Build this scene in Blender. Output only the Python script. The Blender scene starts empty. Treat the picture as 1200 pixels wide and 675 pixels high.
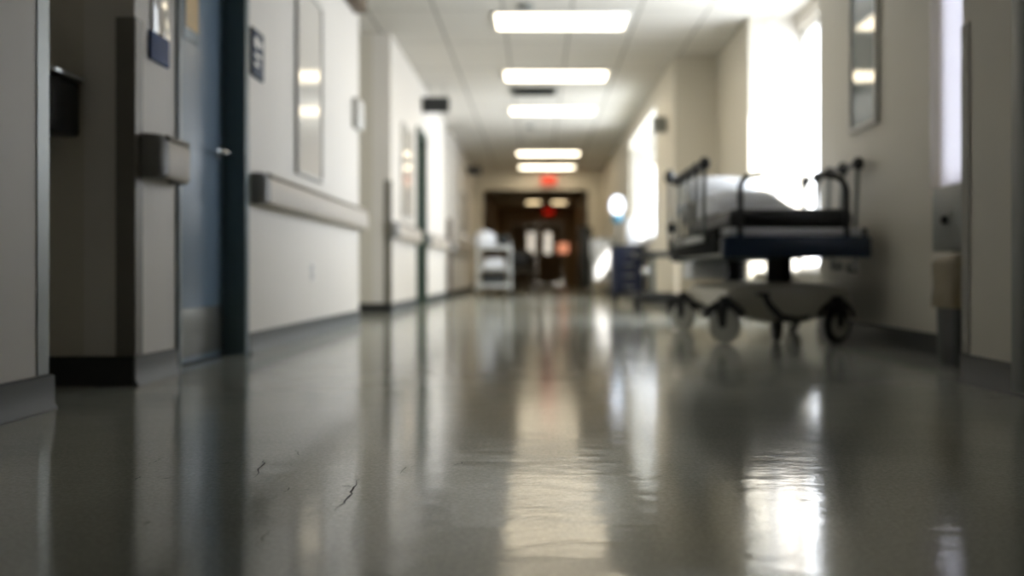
import bpy, bmesh, math, random
from mathutils import Vector, Matrix, noise as mnoise
random.seed(4)
scene = bpy.context.scene
COL = scene.collection
F = 1166.67            # focal length in pixels of the 1200 px wide frame
PI = math.pi
R = math.radians
CEIL = 2.75

# ------------------------------------------------------------------ helpers
def lin(c):
    return tuple(((v/255)/12.92 if v/255 <= .04045 else ((v/255+.055)/1.055)**2.4) for v in c)

def mat(name, rgb, rough=.5, metal=0, var=.06, vscale=6, bump=0, bscale=40, coat=0, spec=.5, sheen=0):
    m = bpy.data.materials.new(name); m.use_nodes = True
    nt = m.node_tree; b = nt.nodes['Principled BSDF']
    c = lin(rgb)
    b.inputs['Roughness'].default_value = rough
    b.inputs['Metallic'].default_value = metal
    b.inputs['Specular IOR Level'].default_value = spec
    b.inputs['Coat Weight'].default_value = coat
    if sheen: b.inputs['Sheen Weight'].default_value = sheen
    tc = nt.nodes.new('ShaderNodeTexCoord')
    n = nt.nodes.new('ShaderNodeTexNoise'); n.inputs['Scale'].default_value = vscale; n.inputs['Detail'].default_value = 4
    nt.links.new(tc.outputs['Object'], n.inputs['Vector'])
    r = nt.nodes.new('ShaderNodeMix'); r.data_type = 'RGBA'
    r.inputs[6].default_value = (*[v*(1-var) for v in c], 1)
    r.inputs[7].default_value = (*[min(1, v*(1+var)) for v in c], 1)
    nt.links.new(n.outputs['Fac'], r.inputs[0]); nt.links.new(r.outputs[2], b.inputs['Base Color'])
    if bump:
        n2 = nt.nodes.new('ShaderNodeTexNoise'); n2.inputs['Scale'].default_value = bscale; n2.inputs['Detail'].default_value = 3
        nt.links.new(tc.outputs['Object'], n2.inputs['Vector'])
        bp = nt.nodes.new('ShaderNodeBump'); bp.inputs['Strength'].default_value = bump; bp.inputs['Distance'].default_value = .01
        nt.links.new(n2.outputs['Fac'], bp.inputs['Height']); nt.links.new(bp.outputs['Normal'], b.inputs['Normal'])
    return m

def emit(name, rgb, s):
    m = bpy.data.materials.new(name); m.use_nodes = True
    nt = m.node_tree; nt.nodes.clear()
    e = nt.nodes.new('ShaderNodeEmission'); e.inputs['Color'].default_value = (*lin(rgb), 1); e.inputs['Strength'].default_value = s
    o = nt.nodes.new('ShaderNodeOutputMaterial'); nt.links.new(e.outputs[0], o.inputs[0])
    return m

def glass_mat(name, tint=(1, 1, 1)):
    m = bpy.data.materials.new(name); m.use_nodes = True
    nt = m.node_tree; nt.nodes.clear()
    t = nt.nodes.new('ShaderNodeBsdfTransparent'); t.inputs['Color'].default_value = (*tint, 1)
    g = nt.nodes.new('ShaderNodeBsdfGlossy'); g.inputs['Roughness'].default_value = .02
    f = nt.nodes.new('ShaderNodeFresnel'); f.inputs['IOR'].default_value = 1.45
    x = nt.nodes.new('ShaderNodeMixShader'); o = nt.nodes.new('ShaderNodeOutputMaterial')
    ge = nt.nodes.new('ShaderNodeNewGeometry'); io = nt.nodes.new('ShaderNodeMapRange')   # same reflection from both faces of the pane
    io.inputs['To Min'].default_value = 1.45; io.inputs['To Max'].default_value = 1/1.45
    nt.links.new(ge.outputs['Backfacing'], io.inputs['Value']); nt.links.new(io.outputs[0], f.inputs['IOR'])
    nt.links.new(f.outputs[0], x.inputs[0]); nt.links.new(t.outputs[0], x.inputs[1]); nt.links.new(g.outputs[0], x.inputs[2])
    nt.links.new(x.outputs[0], o.inputs[0])
    return m

class MB:
    """collects shapes into one mesh"""
    def __init__(s): s.bm = bmesh.new(); s.mi = 0
    def _new(s, faces):
        for f in faces: f.material_index = s.mi
    def box(s, x0, x1, y0, y1, z0, z1, bev=0, seg=2):
        b = bmesh.new()
        bmesh.ops.create_cube(b, size=1)
        for v in b.verts:
            v.co = Vector((x0+(v.co.x+.5)*(x1-x0), y0+(v.co.y+.5)*(y1-y0), z0+(v.co.z+.5)*(z1-z0)))
        if bev: bmesh.ops.bevel(b, geom=b.edges[:], offset=bev, segments=seg, profile=.5, affect='EDGES')
        s.merge(b); return s
    def merge(s, b, M=None):
        b.normal_update()
        vm = {}
        for v in b.verts: vm[v] = s.bm.verts.new(M @ v.co if M else v.co)
        for f in b.faces:
            nf = s.bm.faces.new([vm[v] for v in f.verts]); nf.material_index = s.mi
        b.free(); return s
    def rings(s, rings, cap=True, closed=False):
        vr = [[s.bm.verts.new(p) for p in r] for r in rings]
        n = len(vr[0])
        pairs = list(zip(vr, vr[1:])) + ([(vr[-1], vr[0])] if closed else [])
        for a, b in pairs:
            for i in range(n):
                s.bm.faces.new((a[i], a[(i+1) % n], b[(i+1) % n], b[i])).material_index = s.mi
        if cap and not closed:
            s.bm.faces.new(list(reversed(vr[0]))).material_index = s.mi
            s.bm.faces.new(vr[-1]).material_index = s.mi
        return s
    def tube(s, pts, r, seg=12, cap=True):
        pts = [Vector(p) for p in pts]
        rs = r if isinstance(r, (list, tuple)) else [r]*len(pts)
        t0 = (pts[1]-pts[0]).normalized()
        u = t0.orthogonal().normalized(); out = []
        for i, p in enumerate(pts):
            a = pts[max(0, i-1)]; b = pts[min(len(pts)-1, i+1)]
            t = (b-a).normalized()
            u = (u - t*u.dot(t)).normalized(); w = t.cross(u)
            out.append([p + (u*math.cos(2*PI*k/seg) + w*math.sin(2*PI*k/seg))*rs[i] for k in range(seg)])
        return s.rings(out, cap)
    def lathe(s, prof, c=(0, 0, 0), axis='Z', seg=24):
        c = Vector(c); out = []
        for r, h in prof:
            ring = []
            for k in range(seg):
                a = 2*PI*k/seg; p = (r*math.cos(a), r*math.sin(a), h)
                if axis == 'X': p = (p[2], p[0], p[1])
                elif axis == 'Y': p = (p[1], p[2], p[0])
                ring.append(c + Vector(p))
            out.append(ring)
        return s.rings(out)
    def ball(s, c, rx, ry, rz, seg=20):
        b = bmesh.new(); bmesh.ops.create_uvsphere(b, u_segments=seg, v_segments=seg//2, radius=1)
        for v in b.verts: v.co = Vector((c[0]+v.co.x*rx, c[1]+v.co.y*ry, c[2]+v.co.z*rz))
        return s.merge(b)
    def prism(s, poly, a0, a1, axis='Y'):
        def P(p, a):
            if axis == 'Y': return Vector((p[0], a, p[1]))
            if axis == 'X': return Vector((a, p[0], p[1]))
            return Vector((p[0], p[1], a))
        return s.rings([[P(p, a0) for p in poly], [P(p, a1) for p in poly]])
    def build(s, name, m, parent=None, sharp=38, loc=None):
        bmesh.ops.recalc_face_normals(s.bm, faces=s.bm.faces[:])
        me = bpy.data.meshes.new(name); s.bm.to_mesh(me); s.bm.free()
        for mm in (m if isinstance(m, (list, tuple)) else [m]): me.materials.append(mm)
        for p in me.polygons: p.use_smooth = True
        me.set_sharp_from_angle(angle=R(sharp))
        o = bpy.data.objects.new(name, me); COL.objects.link(o)
        if parent: o.parent = parent
        if loc: o.location = loc
        return o

def arc(c, r, a0, a1, n, plane='XZ'):
    out = []
    for i in range(n+1):
        a = a0+(a1-a0)*i/n
        if plane == 'XZ': out.append((c[0]+r*math.cos(a), c[1], c[2]+r*math.sin(a)))
        elif plane == 'YZ': out.append((c[0], c[1]+r*math.cos(a), c[2]+r*math.sin(a)))
        else: out.append((c[0]+r*math.cos(a), c[1]+r*math.sin(a), c[2]))
    return out

def tag(o, label, cat, group=None, kind=None):
    o['label'] = label; o['category'] = cat
    if group: o['group'] = group
    if kind: o['kind'] = kind
    return o
def struct(o, label, cat):
    return tag(o, label, cat, kind='structure')
def thing(name, loc, label, cat, group=None, rz=0):
    o = bpy.data.objects.new(name, None); COL.objects.link(o); o.location = loc; o.rotation_euler = (0, 0, rz)
    o.empty_display_size = .1
    return tag(o, label, cat, group)
def copy_tree(o, parent=None):
    c = o.copy(); COL.objects.link(c)
    if parent: c.parent = parent
    for ch in list(o.children): copy_tree(ch, c)
    return c

# ------------------------------------------------------------------ materials
M_wall = mat('wall_paint', (224, 219, 211), .55, var=.02, vscale=2, bump=.03, bscale=120)
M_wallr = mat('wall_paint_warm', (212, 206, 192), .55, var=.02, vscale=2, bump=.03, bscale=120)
M_farwall = mat('wood_wall', (150, 128, 98), .5, var=.15, vscale=3)
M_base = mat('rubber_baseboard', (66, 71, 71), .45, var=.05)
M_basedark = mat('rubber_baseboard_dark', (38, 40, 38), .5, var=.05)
M_guard = mat('corner_guard_plastic', (120, 116, 106), .45, var=.03)
M_guardsteel = mat('corner_guard_steel', (150, 156, 156), .4, .4, var=.03)
M_rail = mat('handrail_vinyl', (186, 178, 166), .45, var=.03)
M_railcap = mat('handrail_cap', (136, 135, 131), .4, var=.04)
M_railtop = mat('handrail_trim', (128, 122, 112), .4, var=.04)
M_door = mat('door_blue', (108, 130, 150), .35, var=.05, vscale=1.5)
M_frame = mat('door_frame_teal', (92, 112, 118), .4, var=.04)
M_frame_lt = mat('frame_light', (150, 162, 168), .4, var=.03)
M_green = mat('frame_green', (44, 66, 58), .4, var=.04)
M_steel = mat('brushed_steel', (140, 142, 138), .35, .8, var=.08, vscale=3)
M_chrome = mat('chrome', (210, 212, 214), .15, 1, var=.02)
M_navy = mat('navy', (30, 52, 84), .35, var=.06)
M_plaque = mat('plaque_blue', (40, 70, 122), .6, var=.05, spec=.25)
M_plaqued = mat('plaque_dark', (36, 54, 78), .6, var=.05, spec=.25)
M_white = mat('white_plastic', (228, 228, 228), .35, var=.02)
M_board = mat('glazed_board', (228, 222, 212), .09, var=.03, spec=.5)
M_boarddk = mat('glazed_board_dark', (120, 130, 130), .05, var=.03, coat=.5, spec=.8)
M_frameg = mat('grey_frame', (198, 196, 190), .45, 0, var=.03)
M_grey = mat('grey_plastic', (128, 130, 126), .45, var=.04)
M_dark = mat('dark_plastic', (34, 38, 40), .4, var=.06)
M_black = mat('black_vinyl', (12, 15, 17), .42, var=.1, bump=.15, bscale=60)
M_matte = mat('matte_black', (16, 20, 22), .85, var=.1, spec=.15)
M_pad = mat('pale_pad', (226, 228, 228), .5, var=.03)
M_rubber = mat('black_rubber', (20, 22, 22), .6, var=.08)
M_wheel = mat('grey_wheel', (178, 177, 168), .45, var=.05)
M_shell = mat('gurney_shell', (178, 174, 158), .4, var=.04)
M_deck = mat('gurney_deck', (190, 192, 190), .35, var=.04)
M_bumper = mat('gurney_bumper', (20, 40, 62), .35, var=.06)
M_tubegrey = mat('grey_tube', (128, 134, 132), .28, .6, var=.04)
M_sheet = mat('white_sheet', (232, 234, 238), .85, var=.02, bump=.3, bscale=25)
M_beige = mat('bag_beige', (132, 119, 92), .55, var=.08, bump=.5, bscale=22)
M_bluebag = mat('blue_fabric', (22, 34, 66), .75, var=.1, bump=.3, bscale=20)
M_teal = mat('teal', (40, 120, 150), .4, var=.05)
M_brown = mat('brown', (88, 70, 50), .45, var=.1)
M_tan = mat('tan_print', (206, 172, 112), .5, var=.25, vscale=14)
M_slot = mat('dark_slot', (50, 52, 48), .6, var=.05)
M_glass = glass_mat('window_glass')
M_blind = mat('blind_fabric', (226, 226, 236), .9, var=.01)
nt = M_blind.node_tree; b = nt.nodes['Principled BSDF']
tr = nt.nodes.new('ShaderNodeBsdfTranslucent'); tr.inputs['Color'].default_value = (*lin((238, 236, 238)), 1)
mx = nt.nodes.new('ShaderNodeMixShader'); mx.inputs[0].default_value = .3
nt.links.new(b.outputs[0], mx.inputs[1]); nt.links.new(tr.outputs[0], mx.inputs[2])
nt.links.new(mx.outputs[0], nt.nodes['Material Output'].inputs[0])

M_lamp = emit('lamp_diffuser', (255, 238, 206), 2.3)
M_lampdim = emit('lamp_diffuser_far', (255, 226, 176), 1.6)
M_lampstart = emit('lamp_room', (236, 238, 240), 1.5)
M_exit = emit('exit_red', (255, 60, 36), .7)
M_exitfar = emit('exit_red_far', (255, 30, 16), .35)
M_orange = emit('orange_sign', (255, 165, 125), .3)
M_globe = emit('globe_glow', (235, 242, 255), 1.2)

# ceiling tiles
M_ceil = mat('ceiling_tile', (206, 202, 194), .9, var=.03, vscale=3, bump=.15, bscale=150)
nt = M_ceil.node_tree; b = nt.nodes['Principled BSDF']
src = b.inputs['Base Color'].links[0].from_socket
tc = nt.nodes.new('ShaderNodeTexCoord'); br = nt.nodes.new('ShaderNodeTexBrick')
mp = nt.nodes.new('ShaderNodeMapping'); mp.inputs['Location'].default_value = (.30, .0, 0)
br.offset = 0; br.squash = 1
for k, v in (('Scale', 1), ('Mortar Size', .012), ('Mortar Smooth', .2), ('Brick Width', .61), ('Row Height', 1.27)): br.inputs[k].default_value = v
br.inputs['Mortar'].default_value = (*lin((150, 147, 140)), 1)
nt.links.new(tc.outputs['Object'], mp.inputs['Vector']); nt.links.new(mp.outputs[0], br.inputs['Vector'])
nt.links.new(src, br.inputs['Color1']); nt.links.new(src, br.inputs['Color2']); nt.links.new(br.outputs['Color'], b.inputs['Base Color'])

# polished floor
M_floor = bpy.data.materials.new('polished_floor'); M_floor.use_nodes = True
nt = M_floor.node_tree; b = nt.nodes['Principled BSDF']; L = nt.links.new
tc = nt.nodes.new('ShaderNodeTexCoord')
def noise_node(scale, detail, vec=None, rough=.5):
    n = nt.nodes.new('ShaderNodeTexNoise'); n.inputs['Scale'].default_value = scale; n.inputs['Detail'].default_value = detail
    n.inputs['Roughness'].default_value = rough
    L(vec or tc.outputs['Object'], n.inputs['Vector']); return n
big = noise_node(1.3, 5); fine = noise_node(110, 5, rough=.8)
r1 = nt.nodes.new('ShaderNodeMix'); r1.data_type = 'RGBA'
r1.inputs[6].default_value = (*lin((154, 158, 149)), 1); r1.inputs[7].default_value = (*lin((192, 193, 182)), 1)
ad = nt.nodes.new('ShaderNodeMath'); ad.operation = 'ADD'
s1 = nt.nodes.new('ShaderNodeMath'); s1.operation = 'MULTIPLY'; s1.inputs[1].default_value = .3
s2 = nt.nodes.new('ShaderNodeMath'); s2.operation = 'MULTIPLY'; s2.inputs[1].default_value = .7
L(big.outputs['Fac'], s1.inputs[0]); L(fine.outputs['Fac'], s2.inputs[0]); L(s1.outputs[0], ad.inputs[0]); L(s2.outputs[0], ad.inputs[1])
ct_ = nt.nodes.new('ShaderNodeMapRange'); ct_.inputs['From Min'].default_value = .38; ct_.inputs['From Max'].default_value = .62
L(ad.outputs[0], ct_.inputs['Value']); L(ct_.outputs[0], r1.inputs[0]); L(r1.outputs[2], b.inputs['Base Color'])
rr = nt.nodes.new('ShaderNodeMapRange'); rn = noise_node(7, 6)
rr.inputs['To Min'].default_value = .07; rr.inputs['To Max'].default_value = .15
L(rn.outputs['Fac'], rr.inputs['Value']); L(rr.outputs[0], b.inputs['Roughness'])
b.inputs['Specular IOR Level'].default_value = .55
mp = nt.nodes.new('ShaderNodeMapping'); mp.inputs['Scale'].default_value = (1, 1.6, 1); L(tc.outputs['Object'], mp.inputs['Vector'])
wav = noise_node(9, 2, mp.outputs[0]); grain = noise_node(70, 2, rough=.5)
b1 = nt.nodes.new('ShaderNodeBump'); b1.inputs['Strength'].default_value = .07; b1.inputs['Distance'].default_value = .012
b2 = nt.nodes.new('ShaderNodeBump'); b2.inputs['Strength'].default_value = .03; b2.inputs['Distance'].default_value = .003
L(wav.outputs['Fac'], b1.inputs['Height']); L(grain.outputs['Fac'], b2.inputs['Height']); mid = noise_node(34, 3, mp.outputs[0]); b3 = nt.nodes.new('ShaderNodeBump'); b3.inputs['Strength'].default_value = .02; b3.inputs['Distance'].default_value = .006
L(mid.outputs['Fac'], b3.inputs['Height']); L(b1.outputs['Normal'], b3.inputs['Normal']); L(b3.outputs['Normal'], b2.inputs['Normal']); L(b2.outputs['Normal'], b.inputs['Normal'])
M_crack = mat('floor_crack', (46, 44, 40), .7)

# ------------------------------------------------------------------ room shell
XL, XR, XR2, XN = -1.43, 1.95, 1.49, 1.57
YB = -4.0; YP = 22.7; YE = 35.5
T = .18
# floor with hairline cracks
m = MB(); m.box(-4.2, 3.2, YB-.3, 40, -.12, 0)
def fl(px, py):
    Y = .4*F/(py-320); return Vector(((px-629)/F*Y, Y, .0006))
m.mi = 1
def crack(pts, w):
    P = [fl(*p) for p in pts]
    dense = []
    for a, c in zip(P, P[1:]):
        for i in range(5):
            t = i/5; q = a.lerp(c, t); dense.append(q + Vector((random.uniform(-1, 1)*.004, random.uniform(-1, 1)*.006, 0)))
    dense.append(P[-1]); n = len(dense); left, right = [], []
    for i, p in enumerate(dense):
        d = (dense[min(n-1, i+1)]-dense[max(0, i-1)]).normalized(); q = Vector((-d.y, d.x, 0))
        ww = w*math.sin(PI*min(1, max(.06, i/(n-1)*.94+.03)))*random.uniform(.5, 1.3)
        left.append(m.bm.verts.new(p+q*ww)); right.append(m.bm.verts.new(p-q*ww))
    for i in range(n-1):
        m.bm.faces.new((left[i], left[i+1], right[i+1], right[i])).material_index = 1
crack([(311, 538), (306, 547), (298, 560)], .0017)
crack([(420, 560), (415, 571), (412, 580), (403, 590), (390, 600)], .0016)
crack([(415, 571), (408, 569), (398, 570)], .0015)
crack([(528, 546), (540, 543), (555, 541)], .0012)
crack([(172, 545), (182, 540), (192, 536)], .0012)
crack([(158, 563), (166, 558)], .0018)
crack([(168, 614), (178, 612)], .003)
crack([(345, 528), (353, 534)], .0016)
crack([(190, 562), (200, 560)], .002)
crack([(258, 545), (268, 541)], .0012); crack([(470, 556), (476, 548), (488, 545)], .001); crack([(333, 578), (340, 571)], .001)
crack([(600, 560), (612, 557)], .001); crack([(300, 640), (312, 628), (318, 622)], .0012)
struct(m.build('floor', [M_floor, M_crack]), 'polished grey floor of the corridor', 'floor')
struct(MB().box(-4.2, 2.62, YB-.3, 40, CEIL, CEIL+.15).build('ceiling', M_ceil), 'off-white tiled ceiling of the corridor', 'ceiling')

# left walls: near block, main run, next run, last run
D1 = (3.975, 4.85)            # blue door opening
D2 = (11.83, 12.74)
def wall(name, boxes, m_, label):
    w = MB()
    for b_ in boxes: w.box(*b_)
    return struct(w.build(name, m_), label, 'wall')
wall('wall_left_near', [(XL-T, XL, YB, 2.91, 0, CEIL)], M_wall, 'pale wall strip at the left edge, before the dark alcove')
wall('wall_left', [(XL-T, XL, 3.54, D1[0]-.035, 0, CEIL), (XL-T, XL, D1[1]+.07, 8.0, 0, CEIL), (XL-T, XL, D1[0]-.035, D1[1]+.07, 2.16, CEIL)], M_wall,
     'bright cream wall around the blue door with long handrail')
wall('wall_left_middle', [(XL-T, XL, 9.76, D2[0], 0, CEIL), (XL-T, XL, D2[1], 15.6, 0, CEIL), (XL-T, XL, *D2, 2.16, CEIL)], M_wall, 'cream wall around the green framed doorway')
wall('wall_left_far', [(XL-T, XL, 16.6, YP, 0, CEIL)], M_wall, 'cream wall behind the shelf cart')
wall('wall_left_room', [(-2.6, -2.5, 3.72, 5.4, 0, CEIL), (-2.6, XL-T, 5.3, 5.4, 0, CEIL), (-2.6, -2.5, 11.4, 13.2, 0, CEIL), (-2.5, XL-T, 11.4, 11.5, 0, CEIL), (-2.5, XL-T, 13.1, 13.2, 0, CEIL)], M_wallr, 'walls of rooms behind the left doors')
# alcoves off the left side
wall('wall_left_alcove', [(-3.2, XL-T, 3.54, 3.54+T, 0, CEIL), (-3.2, XL-T, 2.91-T, 2.91, 0, CEIL), (-3.4, -3.2, 2.7, 3.8, 0, CEIL)], M_wallr, 'shaded wall of the dark alcove left of the blue door')
wall('wall_left_passage', [(-3.4, XL-T, 9.76, 9.76+T, 0, CEIL), (-3.4, XL-T, 8.0-T, 8.0, 0, CEIL), (-3.6, -3.4, 7.8, 10, 0, CEIL)], M_wallr, 'shaded wall of side passage after the long handrail')
wall('wall_left_niche', [(-2.2, XL-T, 16.6, 16.6+T, 0, CEIL), (-2.2, XL-T, 15.6-T, 15.6, 0, CEIL), (-2.4, -2.2, 15.4, 16.8, 0, CEIL)], M_wallr, 'shaded niche wall before the shelf cart')
# right walls
W1 = (6.88, 9.14); WX = 2.41
W2 = (3.8, 4.93); W3 = (12.5, 15.95)
wall('wall_right_near', [(XN, XN+T, YB, 3.67, 0, CEIL), (XN+T, XR+T, 3.67-T, 3.67, 0, CEIL)], M_wallr, 'dim wall at the right edge in front of the bin')
wall('wall_right', [(XR, XR+T, 3.67, W2[0], 0, CEIL), (XR, XR+T, *W2, 0, .8), (XR, XR+T, *W2, 2.5, CEIL), (XR, XR+T, W2[1], W1[0], 0, CEIL),
                    (XR, XR+T, W1[1], 10.8, 0, CEIL)], M_wallr, 'beige wall behind the gurney')
wall('wall_right_bay', [(XR+T, WX+.1, W1[1], W1[1]+T, 0, CEIL), (XR+T, WX+.1, W1[0]-T, W1[0], 0, CEIL),
                        (WX-.02, WX+.12, *W1, 0, .42), (WX-.02, WX+.12, *W1, 2.62, CEIL)], M_wall, 'white reveal walls of the sunlit window bay behind the gurney')
wall('wall_right_pilaster', [(XR2, XR+T, 10.8, 10.8+T, 0, CEIL)], M_wallr, 'beige pilaster face beyond the window bay')
wall('wall_right_far', [(XR2, XR2+T, 10.8+T, W3[0], 0, CEIL), (XR2, XR2+T, *W3, 0, .85), (XR2, XR2+T, *W3, 2.5, CEIL), (XR2, XR2+T, W3[1], YP, 0, CEIL)], M_wallr,
     'beige wall beyond the pilaster around the distant window')
# portal, dark corridor, end wall
PX0, PX1, PZ = -1.23, 1.17, 2.3
wall('wall_portal', [(XL-T, PX0, YP, YP+.2, 0, CEIL), (PX1, XR2+T, YP, YP+.2, 0, CEIL), (PX0, PX1, YP, YP+.2, PZ, CEIL)], M_wallr, 'cross wall with wide opening under the red exit sign')
wall('wall_left_beyond', [(-1.58, -1.4, YP+.2, YE, 0, CEIL)], M_farwall, 'brown left wall of the unlit corridor past the opening')
wall('wall_right_beyond', [(1.4, 1.58, YP+.2, YE, 0, CEIL)], M_farwall, 'brown right wall of the unlit corridor past the opening')
DX = .92
wall('wall_end', [(-1.58, -DX, YE, YE+.2, 0, CEIL), (DX, 1.58, YE, YE+.2, 0, CEIL), (-DX, DX, YE, YE+.2, 2.15, CEIL)], M_farwall, 'brown end wall around the distant double doors')
wall('wall_lobby', [(-2.4, 2.4, 39.5, 39.7, 0, CEIL), (-2.6, -2.4, YE+.2, 39.7, 0, CEIL), (2.4, 2.6, YE+.2, 39.7, 0, CEIL)], M_wall, 'pale wall seen through the distant door panes')
wall('wall_back', [(-1.6, XN+T, YB-.2, YB, 0, CEIL)], M_wall, 'end wall of the corridor')
# outside: added unseen blocker that cuts part of the distant window's sun
wall('wall_sun_blocker', [(XR2+T+.05, 2.42, 11.05, 11.25, 0, 5.0)], M_wallr, 'added unseen blocker cutting the sun at the distant window')

# baseboards
def baseboard(name, segs, m_, label):
    w = MB()
    for kind, c, a0, a1, sgn in segs:
        th = .012
        if kind == 'X':     # runs along Y on plane X=c, protruding sgn
            prof = [(c+sgn*.001, 0), (c+sgn*.022, 0), (c+sgn*.022, .006), (c+sgn*th, .02), (c+sgn*th, .1), (c+sgn*.001, .104)]
            w.prism(prof, a0, a1, 'Y')
        else:
            prof = [(c+sgn*.001, 0), (c+sgn*.022, 0), (c+sgn*.022, .006), (c+sgn*th, .02), (c+sgn*th, .1), (c+sgn*.001, .104)]
            w.prism(prof, a0, a1, 'X')
    return struct(w.build(name, m_), label, 'baseboard')
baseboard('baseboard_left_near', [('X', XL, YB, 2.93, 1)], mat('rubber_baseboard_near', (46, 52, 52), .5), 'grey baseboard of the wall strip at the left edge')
baseboard('baseboard_left', [('X', XL, 3.52, D1[0]-.04, 1), ('X', XL, D1[1]+.075, 8.0, 1)], M_base, 'grey baseboard on both sides of the blue door')
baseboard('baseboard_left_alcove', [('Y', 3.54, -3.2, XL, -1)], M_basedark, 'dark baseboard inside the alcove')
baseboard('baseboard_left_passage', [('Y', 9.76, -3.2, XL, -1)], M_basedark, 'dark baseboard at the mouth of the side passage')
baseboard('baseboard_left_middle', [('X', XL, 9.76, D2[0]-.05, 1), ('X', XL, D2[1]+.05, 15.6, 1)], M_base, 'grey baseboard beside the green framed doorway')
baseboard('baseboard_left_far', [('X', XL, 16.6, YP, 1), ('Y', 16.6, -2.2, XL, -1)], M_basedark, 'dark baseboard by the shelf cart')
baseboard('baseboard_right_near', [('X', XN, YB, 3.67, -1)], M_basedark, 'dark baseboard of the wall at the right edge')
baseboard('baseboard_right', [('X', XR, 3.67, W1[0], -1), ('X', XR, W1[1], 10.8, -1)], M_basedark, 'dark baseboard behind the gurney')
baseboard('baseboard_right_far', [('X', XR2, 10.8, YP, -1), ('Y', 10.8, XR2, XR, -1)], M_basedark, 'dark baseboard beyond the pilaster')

# ------------------------------------------------------------------ windows
def window(name, x, y0, y1, z0, z1, mull, label, m_fr):
    w = thing(name, (x, (y0+y1)/2, z0), label, 'window'); w['kind'] = 'structure'
    h = (y1-y0)/2; H = z1-z0; f = .05
    fr = MB().box(-.03, .03, -h, h, 0, f).box(-.03, .03, -h, h, H-f, H).box(-.03, .03, -h, -h+f, f, H-f).box(-.03, .03, h-f, h, f, H-f)
    for k in mull: fr.box(-.03, .03, k-.025, k+.025, f, H-f)
    fr.build('window_frame', m_fr, w)
    MB().box(-.004, .004, -h+f, h-f, f, H-f).build('window_pane', M_glass, w)
    return w
w1 = window('window_1', WX+.05, W1[0], W1[1], .42, 2.62, [0], 'tall bright window in the bay behind the gurney', M_frameg)
MB().box(-.45, -.04, -(W1[1]-W1[0])/2+.005, (W1[1]-W1[0])/2-.005, -.03, .0, .006).build('window_sill', M_white, w1)
w2 = window('window_2', XR+.1, W2[0], W2[1], .8, 2.5, [], 'window with lowered white blind above the grey cabinet', M_frameg)
MB().box(-.055, -.05, -.56, .56, .005, 1.69).build('roller_blind', M_blind, w2)
w3 = window('window_3', XR2+.1, W3[0], W3[1], .85, 2.35, [0], 'distant glaring window beyond the pilaster', M_frameg)
MB().box(-.14, -.04, -(W3[1]-W3[0])/2+.005, (W3[1]-W3[0])/2-.005, -.025, .0, .006).build('window_sill', M_white, w3)

# ------------------------------------------------------------------ doors
d = thing('door_1', (XL, (D1[0]+D1[1])/2, 0), 'blue door with steel kick plate, recessed in a dark teal frame', 'door'); d['kind'] = 'structure'
hw = (D1[1]-D1[0])/2
fr = MB().box(-.16, .012, hw, hw+.062, 0, 2.15, .003).box(-.16, .012, -hw, hw, 2.1, 2.15, .003)
fr.build('door_frame', M_frame, d)
MB().box(-.16, .014, -hw-.032, -hw, 0, 2.15, .003).build('door_jamb', M_frame_lt, d)
MB().box(-.14, -.095, -hw+.003, hw-.003, .008, 2.097, .003).build('door_leaf', M_door, d)
MB().box(-.0945, -.092, -hw+.03, hw-.02, .03, .245, .001).build('kick_plate', mat('kick_steel', (104, 106, 102), .4, .6), d)
h = MB().lathe([(.026, 0), (.026, .008), (.011, .012), (.011, .05)], (-.0945, hw-.085, .975), 'X')
h.tube([(-.05, hw-.085, .975), (-.045, hw-.085, .975), (-.042, hw-.1, .974), (-.042, hw-.15, .972), (-.046, hw-.2, .97)], [.011, .012, .011, .01, .008])
h.build('door_handle', M_chrome, d)
d2 = thing('door_2', (XL, (D2[0]+D2[1])/2, 0), 'distant doorway with a dark green frame under the first hanging sign', 'door'); d2['kind'] = 'structure'
hw2 = (D2[1]-D2[0])/2
MB().box(-.17, .03, hw2-.07, hw2, 0, 2.15, .003).box(-.17, .03, -hw2, -hw2+.07, 0, 2.15, .003).box(-.17, .03, -hw2+.07, hw2-.07, 2.08, 2.15, .003).build('door_frame', M_green, d2)
MB().box(-.12, -.08, -hw2+.073, hw2-.073, .01, 2.077, .003).build('door_leaf', mat('beige_door', (206, 192, 168), .45), d2)
MB().lathe([(.025, 0), (.025, .01), (.011, .014), (.011, .05), (.028, .055), (.03, .075), (.02, .085)], (-.0795, -hw2+.14, 1.0), 'X').build('door_handle', M_chrome, d2)
d3 = thing('door_3', (0, YE, 0), 'distant brown double doors with two small bright panes', 'door'); d3['kind'] = 'structure'
M_browndoor = mat('brown_door', (92, 74, 54), .45, var=.12)
for s in (-1, 1):
    a, c = (-DX+.005, -.006) if s < 0 else (.006, DX-.005)
    cx = .1 + s*.3          # glazing close to the meeting edge
    wx0, wx1 = cx-.13, cx+.13
    lf = MB().box(a, wx0, .06, .11, .01, 2.14).box(wx1, c, .06, .11, .01, 2.14).box(wx0, wx1, .06, .11, .01, 1.1).box(wx0, wx1, .06, .11, 1.85, 2.14)
    o = lf.build('door_leaf', M_browndoor, d3)
    MB().box(wx0+.001, wx1-.001, .08, .086, 1.101, 1.849).build('door_pane', M_glass, o)
    MB().tube([(s*.05, .055, 1.0), (s*.05, .02, 1.0), (s*.3, .02, 1.0), (s*.3, .055, 1.0)], .012).build('push_bar', M_steel, o)

# near right door casing seen at the very edge
c = struct(MB().box(XN-.016, XN-.001, 3.17, 3.262, .0, 2.2, .003).build('trim_1', M_grey), 'grey door casing at the right edge of the view', 'door casing')

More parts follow.
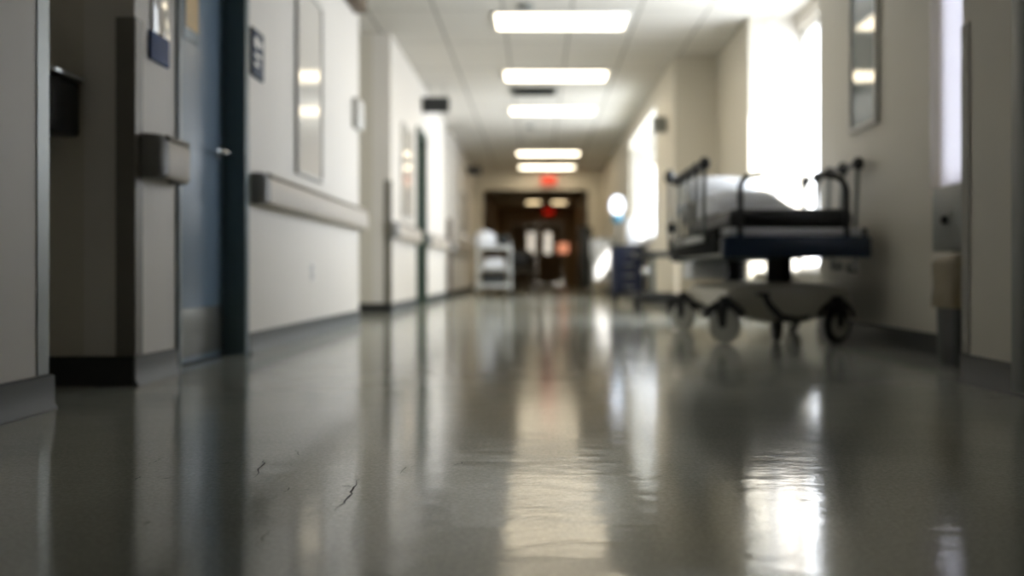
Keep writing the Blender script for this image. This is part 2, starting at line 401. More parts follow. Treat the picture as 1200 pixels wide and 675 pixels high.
# ------------------------------------------------------------------ wall protection
def guard(x, y, sx, sy, label, m_, z0=.105, z1=1.31):
    """L-shaped corner guard; legs run from the corner along X (sx) and Y (sy), standing proud of both faces"""
    a, t = .066, .004
    ox, oy = -sx, -sy        # outward
    g = MB()
    g.box(min(x+ox*t, x+ox*.001), max(x+ox*t, x+ox*.001), min(y+oy*t, y+sy*a), max(y+oy*t, y+sy*a), z0, z1, .0012, 1)
    g.box(min(x+ox*t, x+sx*a), max(x+ox*t, x+sx*a), min(y+oy*t, y+oy*.001), max(y+oy*t, y+oy*.001), z0, z1, .0012, 1)
    return tag(g.build('corner_guard', m_), label, 'corner guard', 'corner guards on wall edges')
guard(XL, 2.91, -1, -1, 'pale steel corner guard on the wall edge before the dark alcove', M_guardsteel)
guard(XL, 3.54, -1, 1, 'dark corner guard between the alcove and short handrail', M_guard)
guard(XL, 9.76, -1, 1, 'taupe corner guard at the side passage after the long handrail', M_guard)
guard(XL, 16.6, -1, 1, 'brown distant corner guard just before the shelf cart', M_brown)
guard(XN, 3.67, 1, -1, 'dark corner guard on wall edge beside the bin', M_guard)

def handrail(y0, y1, label, proj=.085, parent=None):
    z0, z1 = .745, .905
    L_ = y1-y0
    t = thing('handrail', (XL, (y0+y1)/2, z0), label, 'handrail', 'handrails along the left wall')
    hgt = z1-z0; h_ = L_/2
    prof = [(.05, .012), (proj-.014, .0), (proj-.004, .006), (proj, .02), (proj, hgt-.035), (proj-.006, hgt-.022), (.05, hgt-.022)]
    MB().prism(prof, -h_+.07, h_-.07, 'Y').build('rail_panel', M_rail, t)
    top = [(.045, hgt-.022), (proj-.002, hgt-.021), (proj+.004, hgt-.012), (proj-.004, hgt), (.05, hgt)]
    MB().prism(top, -h_+.07, h_-.07, 'Y').build('grip_strip', M_railtop, t)
    for s in (-1, 1):      # end caps return to the wall
        rings = []
        for i in range(7):
            a = PI/2*i/6
            yy = s*(h_-.07+.068*math.sin(a)); cc = math.cos(a)
            d_ = .002 + (proj-.004)*max(.12, cc**.6)
            rings.append([Vector((.002, yy, .004)), Vector((d_*.8, yy, .0)), Vector((d_, yy, .014)), Vector((d_, yy, hgt-.03)), Vector((d_*.85, yy, hgt-.002)), Vector((.002, yy, hgt-.004))])
        MB().rings(rings).build('end_cap', M_railcap, t)
    n = max(2, int(L_/.8)+1)
    for i in range(n):
        yy = -h_+.12+(L_-.24)*i/(n-1)
        MB().box(.002, .052, yy-.03, yy+.03, .03, hgt-.04, .004).build('bracket', M_grey, t)
    return t
handrail(3.575, 3.925, 'short grey handrail between the alcove and blue door')
handrail(4.96, 8.02, 'long beige handrail on the bright wall after the blue door')
handrail(9.72, 11.75, 'beige handrail past the side passage before the green doorway')
handrail(12.82, 15.6, 'distant beige handrail after the green doorway')
handrail(16.62, 20.5, 'distant pale handrail on the wall behind the shelf cart')

# ------------------------------------------------------------------ plaques, boards, boxes on walls
p = thing('room_sign', (XL, 3.76, 1.19), 'room sign with navy lower plate between the alcove and blue door', 'sign', 'room signs beside the blue door')
MB().box(.001, .012, -.1, .085, 0, .105, .002).build('name_plate', M_plaque, p)
MB().box(.001, .010, -.07, .105, .107, .40, .002).build('upper_plate', M_board, p)
p = thing('room_sign', (XL, 5.065, 1.39), 'dark blue room sign on the bright wall above long handrail', 'sign', 'room signs beside the blue door')
MB().box(.001, .014, -.105, .105, 0, .24, .002).build('sign_plate', M_plaqued, p)
mk = MB().box(.0142, .0155, -.07, .0, .15, .2).box(.0142, .0155, .02, .07, .16, .19).box(.0142, .0155, -.07, .05, .1, .12).box(.0142, .0155, -.07, .02, .055, .075)
mk.build('white_marking', M_white, p)

def board(name, x, sgn, y0, y1, z0, z1, m_face, m_fr, label, cat, fw=.025):
    t = thing(name, (x, (y0+y1)/2, z0), label, cat)
    h_ = (y1-y0)/2; H = z1-z0
    X = lambda a, b_: (min(sgn*a, sgn*b_), max(sgn*a, sgn*b_))
    f = MB()
    for bx in ((-h_, h_, 0, fw), (-h_, h_, H-fw, H), (-h_, -h_+fw, fw, H-fw), (h_-fw, h_, fw, H-fw)): f.box(*X(.001, .024), *bx, .003)
    f.build('frame', m_fr, t)
    MB().box(*X(.002, .012), -h_+fw, h_-fw, fw, H-fw).build('glazed_panel', m_face, t)
    return t
board('glazed_board', XL, 1, 5.88, 6.57, .99, 2.15, M_board, M_frameg, 'tall glazed board above the long handrail reflecting ceiling lights', 'notice board')
board('glazed_board', XL, 1, 10.5, 11.35, 1.0, 2.0, M_board, M_frameg, 'pale glazed board before the green framed doorway', 'notice board')
board('glazed_board', XL, 1, 18.8, 20.4, 1.0, 2.0, M_board, M_frameg, 'distant pale glazed board behind the shelf cart', 'notice board')
board('framed_picture', XR, -1, 5.66, 6.15, 1.255, 2.15, M_boarddk, M_frameg, 'glazed picture on right wall above the gurney reflecting ceiling lights', 'picture', .03)

tag(MB().box(XL+.001, XL+.05, 7.7, 7.97, 1.53, 1.76, .006).build('wall_box', M_frameg), 'grey box at the far end of the bright wall above the long handrail', 'wall box')
tag(MB().box(XL+.001, XL+.1, 7.25, 7.8, 2.43, 2.56, .006).build('wall_speaker', M_brown), 'small brown box high on the bright wall near the ceiling', 'wall box')
o = thing('wall_outlet', (XL, 6.32, .35), 'small outlet cover low on the bright wall under the handrail', 'outlet')
MB().box(.001, .007, -.035, .035, 0, .115, .002).build('cover_plate', M_white, o)
for z in (.02, .07): MB().box(.0072, .009, -.012, .012, z, z+.025, .001).build('socket', M_slot, o)
# notice on the blue door
n = thing('notice', (XL-.0945, 4.385, 1.42), 'tan printed notice in dark frame on the blue door', 'notice')
MB().box(.0005, .006, -.1, .1, 0, .56, .002).build('notice_frame', M_frame, n)
MB().box(.0062, .008, -.08, .08, .05, .52).build('notice_sheet', M_tan, n)
# dispenser in the alcove
dp = thing('dispenser', (-1.79, 3.535, .88), 'dark dispenser with a pale lid edge on the alcove wall', 'dispenser')
MB().box(-.17, .17, -.2, -.002, 0, .19, .015).build('dispenser_body', M_dark, dp)
MB().box(-.19, .19, -.225, -.002, .192, .212, .006).build('dispenser_lid', mat('lid_steel', (205, 208, 206), .3, .9), dp)

# hanging signs
def hang_sign(x0, x1, y, z0, z1, label):
    s = thing('hanging_sign', ((x0+x1)/2, y, z0), label, 'sign', 'dark signs projecting into the corridor')
    w_ = (x1-x0)/2; H = z1-z0
    MB().box(-w_, w_, -.03, .03, 0, H, .006).build('sign_box', M_dark, s)
    for k in (-.6, .6): MB().tube([(k*w_, 0, H-.002), (k*w_, 0, CEIL-z0-.001)], .006, 8).build('hanger', M_steel, s)
    return s
hang_sign(-1.425, -1.09, 12.4, 2.40, 2.59, 'dark sign hung over the green framed doorway')
hang_sign(-1.42, -1.14, 20.4, 2.42, 2.58, 'distant dark sign hung above the shelf cart')
tag(MB().box(1.33, XR2, 11.4, 11.55, 2.02, 2.19, .012).build('grey_box', M_grey), 'small grey box on wall before the distant window', 'detector')

# ------------------------------------------------------------------ ceiling things
def troffer(x, y, label, lit=M_lamp, w=1.2, d_=.6, first=None, group='recessed ceiling lights'):
    t = thing('ceiling_light', (x, y, CEIL), label, 'ceiling light', group)
    f = MB(); e = .03
    for bx in ((-w/2-e, w/2+e, -d_/2-e, -d_/2), (-w/2-e, w/2+e, d_/2, d_/2+e), (-w/2-e, -w/2, -d_/2, d_/2), (w/2, w/2+e, -d_/2, d_/2)):
        f.box(*bx, -.018, -.001, .003)
    f.build('light_frame', M_white, t)
    MB().box(-w/2, w/2, -d_/2, d_/2, -.012, -.002).build('diffuser', lit, t)
    return t
CX = .225
troffer(CX, 9.26, 'bright ceiling light panel directly above the gurney end, largest in view')
troffer(CX, 11.82, 'second ceiling light panel, in front of the dark ceiling vent')
troffer(CX, 14.38, 'third ceiling light panel, behind the dark ceiling vent')
troffer(CX, 19.5, 'fourth ceiling light panel, second back from the exit sign')
troffer(CX, 22.0, 'ceiling light panel just in front of the red exit sign')
troffer(-.11, 33, 'dim square light on the left past the opening', M_lampdim, .45, .6, group='dim lights past the opening')
troffer(.74, 33, 'dim square light on the right past the opening', M_lampdim, .45, .6, group='dim lights past the opening')
v = thing('ceiling_vent', (-.04, 12.85, CEIL), 'dark slatted vent in ceiling between two light panels', 'vent')
f = MB()
for bx in ((-.3, .3, -.3, -.26), (-.3, .3, .26, .3), (-.3, -.26, -.26, .26), (.26, .3, -.26, .26)): f.box(*bx, -.014, -.001, .002)
f.build('vent_frame', M_grey, v)
f = MB().box(-.26, .26, -.26, .26, -.004, -.001)
for i in range(9): f.prism([(-.24+i*.056, -.012), (-.24+i*.056+.03, -.005), (-.24+i*.056+.03, -.004), (-.24+i*.056, -.011)], -.26, .26, 'X')
f.build('slat_panel', M_slot, v)
for (x, y, lb) in ((-.1, 8.72, 'small grey detector on ceiling in front of the largest light panel'), (-.1, 15.9, 'small grey detector on ceiling behind the third light panel')):
    s = thing('smoke_detector', (x, y, CEIL), lb, 'smoke detector', 'smoke detectors')
    MB().lathe([(.075, -.001), (.075, -.012), (.06, -.03), (.045, -.042), (.01, -.044)]).build('detector_body', M_grey, s)

# exit signs
def text_mesh(txt, size, parent, m_, loc):
    cu = bpy.data.curves.new('letters', 'FONT'); cu.body = txt; cu.size = size; cu.align_x = 'CENTER'; cu.align_y = 'CENTER'; cu.extrude = .004
    tmp = bpy.data.objects.new('tmp', cu); COL.objects.link(tmp)
    me = bpy.data.meshes.new_from_object(tmp.evaluated_get(bpy.context.evaluated_depsgraph_get()))
    bpy.data.objects.remove(tmp); bpy.data.curves.remove(cu)
    me.materials.clear(); me.materials.append(m_)
    o = bpy.data.objects.new('lettering', me); COL.objects.link(o); o.parent = parent; o.location = loc; o.rotation_euler = (PI/2, 0, 0)
    return o
def exit_sign(x, y, z, label, m_, bgm):
    t = thing('exit_sign', (x, y, z), label, 'exit sign', 'exit signs')
    MB().box(-.17, .17, -.025, .025, 0, .2, .006).build('sign_box', bgm, t)
    text_mesh('EXIT', .17, t, m_, (0, -.026, .1))
    MB().tube([(0, 0, .199), (0, 0, CEIL-z-.001)], .012, 10).build('mount', M_white, t)
M_exitbox = emit('exit_box', (255, 110, 80), .28)
M_exitbox2 = emit('exit_box_far', (200, 30, 20), .1)
exit_sign(.27, YP-.25, 2.39, 'red exit sign above the wide opening', M_exit, M_exitbox)
exit_sign(.43, YE-.4, 2.45, 'dim red exit sign in front of distant double doors', M_exitfar, M_exitbox2)
og = thing('lit_sign', (.94, YE-.02, 1.12), 'small glowing orange sign beside the distant double doors', 'sign')
MB().box(-.2, .2, -.05, 0, -.02, .36, .01).build('sign_case', M_dark, og)
MB().box(-.18, .18, -.056, -.051, 0, .34).build('sign_face', M_orange, og)

# ------------------------------------------------------------------ gurney
GX, GY = 1.44, 6.57
g = thing('hospital_gurney', (GX, GY, 0), 'wheeled hospital gurney with dark mattress parked along the right wall', 'gurney')
# base shell, lofted along Y
def shell_ring(y, w, zt, zb, zs):
    return [Vector(p) for p in ((-w, y, zs), (-w*.96, y, zt-.03), (-w*.8, y, zt), (-.12, y, zt+.012), (.12, y, zt+.012), (w*.8, y, zt), (w*.96, y, zt-.03), (w, y, zs),
            (w*.75, y, zs-.02), (.2, y, zb+.02), (.12, y, zb), (-.12, y, zb), (-.2, y, zb+.02), (-w*.75, y, zs-.02))]
sh = MB().rings([shell_ring(-.9, .30, .30, .2, .24), shell_ring(-.88, .36, .325, .13, .22), shell_ring(-.7, .37, .335, .11, .21), shell_ring(0, .36, .33, .13, .21), shell_ring(.45, .37, .335, .13, .21), shell_ring(.62, .34, .32, .17, .22)])
sh.build('base_shell', M_shell, g, sharp=50)
for x, y in ((.0, -.65), (-.04, .48)):
    prof = []
    for i in range(9): prof += [(.072 if i % 2 else .082, .338+i*.019)]
    MB().lathe(prof, (x, y, 0)).build('lift_column', M_rubber, g)
# frame under the deck
fm = MB()
for s in (-1, 1):
    fm.box(s*.33-.02, s*.33+.02, -1.0, 1.02, .5, .545, .006)
for y in (-.9, -.65, 0, .48, .95): fm.box(-.31, .31, y-.03, y+.03, .49, .53, .006)
fm.build('undercarriage', M_tubegrey, g)
MB().box(-.4, .4, -.99, 1.03, .545, .606, .012).build('deck', M_dark, g)
MB().box(-.38, .385, -.998, .55, .607, .652, .012).build('deck_pad', M_pad, g)
MB().box(-.415, .415, -1.07, -1.0, .485, .605, .018, 3).build('bumper', M_bumper, g)
MB().box(-.415, .415, 1.035, 1.09, .485, .605, .018, 3).build('bumper', M_bumper, g)
for s in (-1, 1):
    MB().box(s*.415-.012, s*.415+.012, -.95, 1.0, .51, .655, .01, 3).build('side_bumper', M_matte, g)
# mattress: flat part and raised head part
def cushion(x0, x1, y0, y1, z0, z1, rad=.045, cuts=14):
    b_ = bmesh.new(); bmesh.ops.create_cube(b_, size=1)
    for v_ in b_.verts: v_.co = Vector((x0+(v_.co.x+.5)*(x1-x0), y0+(v_.co.y+.5)*(y1-y0), z0+(v_.co.z+.5)*(z1-z0)))
    bmesh.ops.bevel(b_, geom=b_.edges[:], offset=rad, segments=5, profile=.5, affect='EDGES')
    return b_
MB().merge(cushion(-.36, .34, -.99, .42, .654, .765)).build('mattress', M_black, g)
hb = MB(); hb.merge(cushion(-.36, .34, 0, .66, 0, .11), Matrix.Translation((0, .45, .655)) @ Matrix.Rotation(R(16), 4, 'X'))
hb.build('headrest', M_black, g)
# push handles at the near end: posts that curl inwards
def handle(x, s, reach, rad):
    z1 = .945
    pts = [(x, -1.02, .56), (x, -1.02, .70), (x, -1.02, z1-rad)]
    pts += arc((x+s*rad, -1.02, z1-rad), rad, PI if s > 0 else 0, PI/2, 8)[1:]
    pts += [(x+s*(rad+(reach-rad)*.5), -1.02, z1+.004), (x+s*reach, -1.02, z1+.006)]
    MB().tube(pts, [.016]*(len(pts)-1)+[.012], 12).build('push_handle', M_black, g)
handle(-.305, 1, .13, .07)
handle(.29, -1, .16, .1)
# side rails
def side_rail(x, s):
    y0, y1, n = -.74, .46, 5
    top = MB().tube([(x, y0-.02, 1.03), (x, y0+.02, 1.045), (x, y1-.02, 1.045), (x, y1+.03, 1.02)], .016, 12).build('side_rail', M_black, g)
    for i in range(n):
        y = y0+.03+(y1-y0-.06)*i/(n-1)
        MB().tube([(x, y+.06, .6), (x, y+.055, .64), (x, y, 1.03)], .013, 10).build('rail_upright', M_tubegrey, top)
        MB().ball((x, y, 1.045), .034, .05, .04, 14).build('rail_joint', M_rubber, top)
    MB().box(x-.012, x+.012, y0+.02, y1+.1, .585, .625, .006).build('lower_bar', M_tubegrey, top)
side_rail(-.452, -1); side_rail(.452, 1)
# drip pole at the far left corner
MB().tube([(-.43, 1.0, .55), (-.43, 1.0, 1.12)], .012).ball((-.43, 1.0, 1.13), .04, .045, .06, 14).box(-.45, -.38, .975, 1.025, .7, .78, .01).build('drip_pole', M_dark, g)
# brake pedals
MB().tube([(-.16, -.95, .28), (-.13, -.97, .22), (-.07, -.98, .15), (.02, -.98, .135), (.09, -.98, .15)], [.016, .02, .022, .018, .013]).box(-.2, -.13, -.99, -.92, .27, .29, .008).build('brake_pedal', M_rubber, g)
MB().tube([(.33, -1.04, .475), (.33, -1.06, .44), (.28, -1.06, .43)], .012).lathe([(.022, 0), (.026, .01), (.026, .05), (.02, .06)], (.28, -1.06, .43), 'X').lathe([(.022, 0), (.026, .01), (.026, .05), (.02, .06)], (.19, -1.06, .44), 'X').tube([(.2, -1.04, .475), (.2, -1.06, .44)], .012).build('crank_handle', M_grey, g)
# casters
def caster(x, y, rz, wm):
    piv = MB()
    piv.lathe([(.03, .27), (.034, .262), (.034, .235), (.02, .23)])
    # curved arm over the wheel, then fork cheeks down to the axle
    for s in (-1, 1):
        piv.rings([[Vector((s*.026+dx*.004, .0+r_*math.cos(a), .1+r_*math.sin(a))) for dx, r_ in ((-1, .112), (1, .112), (1, .142), (-1, .142))] for a in [R(20+i*15) for i in range(10)]])
        piv.prism([(.02, .1), (.0, .085), (-.02, .1), (-.03, .22), (.05, .235)], s*.026-.004, s*.026+.004, 'X')
    piv.box(-.03, .03, -.05, .05, .222, .244, .006)
    piv.tube([(-.034, 0, .1), (.034, 0, .1)], .012, 10)
    o_ = piv.build('caster', M_rubber, g, loc=(x, y, 0)); o_.rotation_euler = (0, 0, rz)
    w_ = MB()
    w_.lathe([(.03, -.02), (.075, -.02), (.093, -.017), (.1, -.008), (.1, .008), (.093, .017), (.075, .02), (.03, .02)], (0, 0, .1), 'X', 32)
    w_.build('wheel', wm, o_)
    w_ = MB(); w_.mi = 0
    w_.lathe([(.055, -.0215), (.07, -.022), (.07, .022), (.055, .0215)], (0, 0, .1), 'X', 28).build('hub_cap', M_wheel, o_)
caster(-.37, -.9, R(50), M_wheel); caster(.27, -.9, R(-58), M_rubber)
caster(-.42, .35, R(40), M_wheel); caster(.34, .35, R(10), M_rubber)
# central steering wheel
cw = MB().box(-.03, .03, -.03, .03, .12, .2, .006)
cw.tube([(-.03, -.0, .08), (.03, 0, .08)], .012, 10).prism([(-.02, .14), (.02, .14), (.012, .07), (-.012, .07)], -.034, -.026, 'X').prism([(-.02, .14), (.02, .14), (.012, .07), (-.012, .07)], .026, .034, 'X')
o_ = cw.build('caster', M_rubber, g, loc=(-.045, -.78, 0))
MB().lathe([(.02, -.018), (.07, -.018), (.08, -.008), (.08, .008), (.07, .018), (.02, .018)], (0, 0, .08), 'X', 28).build('wheel', M_rubber, o_)

# bedding
def heap(name, x0, x1, y0, y1, zb, fn, label, cat, mat_, nx=36, ny=36):
    m_ = MB(); bm = m_.bm; top = []; bot = []
    cx_, cy_ = (x0+x1)/2, (y0+y1)/2
    for i in range(nx+1):
        rt, rb = [], []
        for j in range(ny+1):
            u, v_ = i/nx*2-1, j/ny*2-1
            # squircle the outline
            ex = 1-.10*v_*v_; ey = 1-.08*u*u
            X, Y = cx_+(x1-x0)/2*u*ex, cy_+(y1-y0)/2*v_*ey
            z = zb+max(.004, fn(u, v_) + .018*mnoise.noise(Vector((X*7, Y*5, 1))) * (1-max(abs(u), abs(v_))**6))
            rt.append(bm.verts.new((X, Y, z))); rb.append(bm.verts.new((X, Y, zb)))
        top.append(rt); bot.append(rb)
    for i in range(nx):
        for j in range(ny):
            bm.faces.new((top[i][j], top[i+1][j], top[i+1][j+1], top[i][j+1]))
            bm.faces.new((bot[i][j], bot[i][j+1], bot[i+1][j+1], bot[i+1][j]))
    for j in range(ny):
        bm.faces.new((top[0][j], top[0][j+1], bot[0][j+1], bot[0][j])); bm.faces.new((top[nx][j+1], top[nx][j], bot[nx][j], bot[nx][j+1]))
    for i in range(nx):
        bm.faces.new((top[i+1][0], top[i][0], bot[i][0], bot[i+1][0])); bm.faces.new((top[i][ny], top[i+1][ny], bot[i+1][ny], bot[i][ny]))
    return tag(m_.build(name, mat_, sharp=80), label, cat)
fb = MB().merge(cushion(1.04, 1.30, 6.74, 7.1, .356, .482, .03)).build('folded_sheet', M_sheet)
tag(fb, 'folded white sheet stored on the gurney base below the deck', 'sheet')
heap('blanket', 1.07, 1.73, 5.98, 6.86, .768, lambda u, v_: .165*max(0, (1-abs(u+.25)**2.6*.75))**.8*(max(0, 1-abs(v_)**3))**.7*(1 if u < .1 else max(.15, 1-(u-.1)*.9)), 'crumpled white blanket heaped on the gurney mattress', 'blanket', M_sheet)
pm = MB(); b_ = bmesh.new(); bmesh.ops.create_cube(b_, size=1)
bmesh.ops.subdivide_edges(b_, edges=b_.edges[:], cuts=9, use_grid_fill=True)
for v_ in b_.verts:
    x, y, z = v_.co*2
    k = (1-abs(x)**2.6*.75)*(1-abs(y)**2.6*.75)
    v_.co = Vector((x*.26*(1-.08*y*y), y*.19*(1-.08*x*x), z*.085*max(.12, k)+.008*mnoise.noise(Vector((x*2, y*2, z)))))
pm.merge(b_, Matrix.Translation((1.36, 7.3, 1.0)) @ Matrix.Rotation(R(30), 4, 'X'))
tag(pm.build('pillow', M_sheet, sharp=80), 'white pillow propped on the far raised end of the gurney', 'pillow')

# ------------------------------------------------------------------ bin and cabinet at the right
c = thing('wall_cabinet', (XR, 4.39, .50), 'grey steel cabinet on wall under the blind, above the bin', 'cabinet')
MB().box(-.1, -.001, -.27, .27, 0, .295, .006).build('cabinet_body', M_grey, c)
MB().box(-.106, -.101, -.25, .25, .015, .28, .002).build('cabinet_door', M_grey, c)
MB().lathe([(.018, 0), (.02, -.012), (.014, -.02)], (-.1065, .1, .14), 'X').build('cabinet_knob', M_dark, c)
bn = thing('waste_bin', (1.835, 4.3, 0), 'dark waste bin lined with a beige bag beneath the grey cabinet', 'bin')
def sq(w, d_, z, n=24, e=.5):
    out = []
    for k in range(n):
        a = 2*PI*k/n; cc, ss = math.cos(a), math.sin(a)
        out.append(Vector((w*abs(cc)**e*(1 if cc >= 0 else -1), d_*abs(ss)**e*(1 if ss >= 0 else -1), z)))
    return out
MB().rings([sq(.065, .12, .002), sq(.07, .125, .012), sq(.08, .14, .42), sq(.074, .13, .42), sq(.06, .115, .02)]).build('bin_body', M_dark, bn)
bg = [sq(.088, .15, .25), sq(.096, .158, .29), sq(.09, .152, .34), sq(.086, .148, .4), sq(.09, .15, .44), sq(.078, .135, .475), sq(.04, .08, .482)]
for r_ in bg:
    for i, p_ in enumerate(r_):
        q = 1+.04*math.sin(i*2.1+p_.z*31)+.06*mnoise.noise(p_*17)
        p_.x *= q; p_.y *= q
MB().rings(bg).build('bag', M_beige, bn, sharp=70)

# ------------------------------------------------------------------ far left: shelf cart and its load
CXc, CYc = -.72, 16.9
ct = thing('shelf_cart', (CXc, CYc, 0), 'pale open shelf cart against the left wall past the niche', 'cart')
for sx in (-1, 1):
    for sy in (-1, 1):
        p_ = MB().tube([(sx*.27, sy*.2, .1), (sx*.27, sy*.2, .86)], .02, 10).build('post', M_deck, ct)
        MB().box(-.018+sx*.27, .018+sx*.27, -.02+sy*.2, .02+sy*.2, .07, .11, .004).lathe([(.02, -.012), (.045, -.012), (.05, 0), (.045, .012), (.02, .012)], (sx*.27, sy*.2, .05), 'X', 20).build('caster', M_rubber, p_)
for z in (.16, .45, .8):
    s_ = MB().box(-.29, .29, -.22, .22, z, z+.02, .004)
    s_.box(-.29, .29, -.225, -.215, z, z+.06, .003).box(-.29, .29, .215, .225, z, z+.06, .003).build('shelf', M_deck, ct)
MB().tube([(.27, -.2, .85), (.29, -.2, .9), (.29, .2, .9), (.27, .2, .85)], .014).build('push_bar', M_deck, ct)
tg = 'folded white towels on the shelf cart'
for k in range(3):
    t_ = MB().box(-.2, .13, -.17, .17, 0, .058, .026, 4).build('folded_towel', M_sheet, loc=(CXc+.02+.01*k, CYc, .4705+k*.0585))
    tag(t_, ['folded white towel lowest in the stack on the shelf cart', 'folded white towel in the middle of the cart stack', 'folded white towel topmost in stack under the cart top'][k], 'towel', tg)
bm_ = MB(); b_ = bmesh.new(); bmesh.ops.create_icosphere(b_, subdivisions=4, radius=1)
for v_ in b_.verts:
    n_ = 1+.09*mnoise.noise(v_.co*2.3)
    v_.co = Vector((v_.co.x*.2*n_, v_.co.y*.18*n_, max(-.13, v_.co.z*.17*n_)))
bm_.merge(b_); tag(bm_.build('linen_bundle', M_sheet, loc=(CXc-.16, CYc, .952), sharp=80), 'rounded white linen bundle on top of the shelf cart', 'linen')
bk = thing('storage_bin', (CXc+.16, CYc, .8215), 'black tub with handles on top of shelf cart', 'tub')
MB().rings([sq(.08, .13, 0), sq(.1, .15, .17), sq(.11, .16, .175), sq(.11, .16, .185), sq(.095, .145, .183), sq(.075, .12, .01)]).build('tub_body', M_dark, bk)
MB().rings([sq(.113, .163, .187), sq(.113, .163, .2), sq(.09, .14, .215)]).build('tub_lid', M_black, bk)
dk = thing('storage_box', (CXc-.01, CYc, .1815), 'black box on the bottom shelf of the cart', 'box')
MB().box(-.2, .2, -.17, .17, 0, .19, .012).build('box_body', M_dark, dk)
MB().box(-.205, .205, -.175, .175, .191, .215, .008).build('box_lid', M_black, dk)

# dark chair near the opening
ch = thing('waiting_chair', (-.27, 20.3, 0), 'black armless chair standing before the wide opening', 'chair', rz=R(12))
MB().box(-.24, .24, -.23, .23, .40, .47, .03, 3).build('seat', M_black, ch)
MB().box(-.23, .23, .2, .25, .52, .86, .022, 3).build('backrest', M_black, ch)
for sx in (-1, 1):
    for sy in (-1, 1):
        MB().tube([(sx*.21, sy*.2, .002), (sx*.2, sy*.19, .40 if sy < 0 else .53)], .014, 10).build('leg', M_rubber, ch)
for sy in (-.2, .2): MB().tube([(-.2, sy, .18), (.2, sy, .18)], .01, 8).build('stretcher', M_rubber, ch)

# far right group
tc_ = thing('tall_cabinet', (1.02, 20.9, 0), 'tall black cabinet on casters right of the wide opening', 'cabinet')
MB().box(-.13, .13, -.25, .25, .08, 1.36, .012).build('cabinet_body', M_black, tc_)
MB().box(-.12, .12, -.258, -.251, .12, 1.32, .003).build('cabinet_door', M_dark, tc_)
MB().tube([(.08, -.26, .7), (.08, -.285, .72), (.08, -.285, .86), (.08, -.26, .88)], .008, 8).build('cabinet_handle', M_steel, tc_)
for sx in (-1, 1):
    for sy in (-1, 1):
        MB().lathe([(.012, -.012), (.034, -.012), (.04, 0), (.034, .012), (.012, .012)], (sx*.09, sy*.2, .04), 'X', 18).box(sx*.09-.015, sx*.09+.015, sy*.2-.02, sy*.2+.02, .05, .082).build('caster', M_rubber, tc_)
hp = thing('laundry_hamper', (1.12, 17.1, 0), 'laundry hamper with a hanging white bag beyond the navy cart', 'hamper')
hf = MB()
hf.tube([Vector((.22*math.cos(2*PI*k/24), .22*math.sin(2*PI*k/24), .98)) for k in range(25)], .012, 8)
for k in range(4):
    a = PI/4+PI/2*k; hf.tube([(.23*math.cos(a), .23*math.sin(a), .98), (.24*math.cos(a), .24*math.sin(a), .1), (.24*math.cos(a), .24*math.sin(a), .06)], .011, 8)
hf.tube([(.24*math.cos(PI/4+PI/2*k), .24*math.sin(PI/4+PI/2*k), .12) for k in range(5)], .01, 8)
hf.build('hamper_stand', M_steel, hp)
hb_ = []
for z, r_ in ((.26, .04), (.265, .12), (.3, .15), (.45, .155), (.6, .175), (.75, .2), (.9, .205), (.97, .212), (1.0, .218), (1.0, .2)):
    hb_.append([Vector((r_*math.cos(2*PI*k/32)*(1+.05*math.sin(k*2.4+z*9)), r_*math.sin(2*PI*k/32)*(1+.05*math.sin(k*2.4+z*9)), z)) for k in range(32)])
MB().rings(hb_).build('bag', M_sheet, hp, sharp=70)
for k in range(4):
    a = PI/4+PI/2*k
    MB().lathe([(.01, -.011), (.03, -.011), (.034, 0), (.03, .011), (.01, .011)], (.24*math.cos(a), .24*math.sin(a), .034), 'X', 16).build('caster', M_rubber, hp)
nc = thing('supply_cart', (1.23, 13.6, 0), 'navy drawer cart under the distant window', 'cart')
MB().box(-.2, .2, -.3, .3, .12, .74, .01).build('cart_body', M_bluebag, nc)
MB().box(-.23, .23, -.33, .33, .742, .78, .012).build('cart_top', M_dark, nc)
for k in range(4):
    dr = MB().box(-.185, .185, -.312, -.301, .14+k*.15, .28+k*.15, .004).build('drawer', M_bluebag, nc)
    MB().tube([(-.06, -.313, .21+k*.15), (-.06, -.335, .21+k*.15), (.06, -.335, .21+k*.15), (.06, -.313, .21+k*.15)], .008, 8).build('drawer_handle', M_chrome, dr)
for sx in (-1, 1):
    for sy in (-1, 1):
        MB().lathe([(.014, -.014), (.045, -.014), (.05, 0), (.045, .014), (.014, .014)], (sx*.16, sy*.25, .05), 'X', 20).box(sx*.16-.018, sx*.16+.018, sy*.25-.025, sy*.25+.025, .06, .122).build('caster', M_rubber, nc)
lp = thing('globe_lamp', (1.1, 13.6, .7805), 'glowing white globe lamp with teal neck on the navy cart', 'lamp')
MB().lathe([(.08, 0), (.08, .012), (.03, .02), (.018, .03), (.018, .3)]).build('lamp_stem', M_steel, lp)
MB().lathe([(.03, .3), (.07, .32), (.075, .38), (.05, .42)]).build('lamp_neck', M_teal, lp)
MB().ball((0, 0, .545), .1, .1, .135, 24).build('lamp_globe', M_globe, lp)
wb = thing('carton', (1.31, 13.6, .7805), 'pale upright carton beside the globe lamp on the navy cart', 'box')
MB().box(-.085, .085, -.12, .12, 0, .3, .004).build('carton_body', M_sheet, wb)
MB().prism([(-.085, .301), (.085, .301), (.02, .37), (-.02, .37)], -.12, .12, 'Y').build('carton_lid', M_sheet, wb)
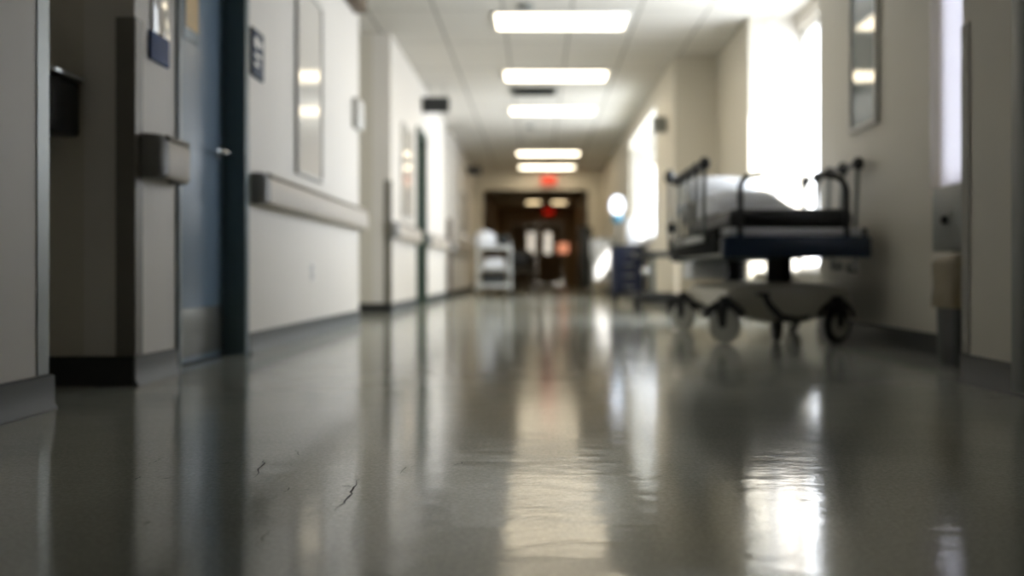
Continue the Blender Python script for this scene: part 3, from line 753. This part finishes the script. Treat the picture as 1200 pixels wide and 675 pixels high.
# low equipment trolley between the gurney and the pilaster
et = thing('equipment_trolley', (1.2, 10.2, 0), 'low dark equipment trolley behind the gurney by the pilaster', 'trolley')
MB().box(-.22, .22, -.22, .22, .12, .2, .02, 3).build('trolley_base', M_rubber, et)
MB().box(-.2, .2, -.2, .2, .56, .62, .012).build('trolley_tray', M_dark, et)
MB().tube([(-.0, .1, .2), (-.0, .1, .56)], .03).build('column', M_tubegrey, et)
MB().ball((-.1, -.2, .42), .05, .05, .05, 18).tube([(-.1, -.15, .42), (-.02, .08, .42)], .012).build('gauge', M_chrome, et)
for sx in (-1, 1):
    for sy in (-1, 1):
        MB().lathe([(.015, -.015), (.05, -.015), (.055, 0), (.05, .015), (.015, .015)], (sx*.18, sy*.18, .055), 'X', 20).box(sx*.18-.02, sx*.18+.02, sy*.18-.02, sy*.18+.02, .07, .122).build('caster', M_rubber, et)

# ------------------------------------------------------------------ light
lb = thing('lobby_light', (0, 37.6, CEIL), 'bright panel in the space behind distant doors', 'ceiling light')
MB().box(-1.2, 1.2, -.3, .3, -.02, -.002).build('diffuser', emit('lobby_lamp', (255, 240, 220), 2.6), lb)

sd = bpy.data.lights.new('sun', 'SUN'); sd.energy = 8; sd.angle = R(1.0); sd.color = (1, .95, .88)
so = bpy.data.objects.new('sun', sd); COL.objects.link(so)
so.rotation_euler = Vector((-1, 4, -1.39)).to_track_quat('-Z', 'Y').to_euler()
for nm, x, y0, y1, z0, z1 in (('bay', WX+.2, *W1, .42, 2.62), ('blind', XR+.22, *W2, .8, 2.5), ('distant', XR2+.22, *W3, .85, 2.5)):
    pl = bpy.data.lights.new('window_portal_'+nm, 'AREA'); pl.shape = 'RECTANGLE'; pl.size = z1-z0; pl.size_y = y1-y0
    pl.cycles.is_portal = True
    po = bpy.data.objects.new('window_portal_'+nm, pl); COL.objects.link(po)
    po.location = (x, (y0+y1)/2, (z0+z1)/2); po.rotation_euler = (0, R(90), 0)
wd = bpy.data.worlds.new('world'); scene.world = wd; wd.use_nodes = True
bgn = wd.node_tree.nodes['Background']; bgn.inputs['Color'].default_value = (.86, .92, 1.0, 1); bgn.inputs['Strength'].default_value = 3.6

# ------------------------------------------------------------------ camera
cd = bpy.data.cameras.new('camera'); co = bpy.data.objects.new('camera', cd); COL.objects.link(co)
co.location = (0, 0, .4); co.rotation_euler = (PI/2, 0, 0)
cd.lens = 35; cd.sensor_width = 36; cd.shift_x = -29/1200; cd.shift_y = -17.5/1200
cd.clip_start = .05; cd.clip_end = 200
cd.dof.use_dof = True; cd.dof.focus_distance = 2.0; cd.dof.aperture_fstop = 1.5
scene.camera = co
vs = scene.view_settings
scene.display_settings.display_device = 'sRGB'
vs.view_transform = 'Standard'; vs.look = 'None'; vs.exposure = 1.6; vs.gamma = 1; vs.use_curve_mapping = False
cy = scene.cycles
cy.max_bounces = 10; cy.diffuse_bounces = 5; cy.glossy_bounces = 5; cy.transparent_max_bounces = 12
cy.caustics_reflective = False; cy.caustics_refractive = False
cy.sample_clamp_indirect = 6
cy.use_denoising = True
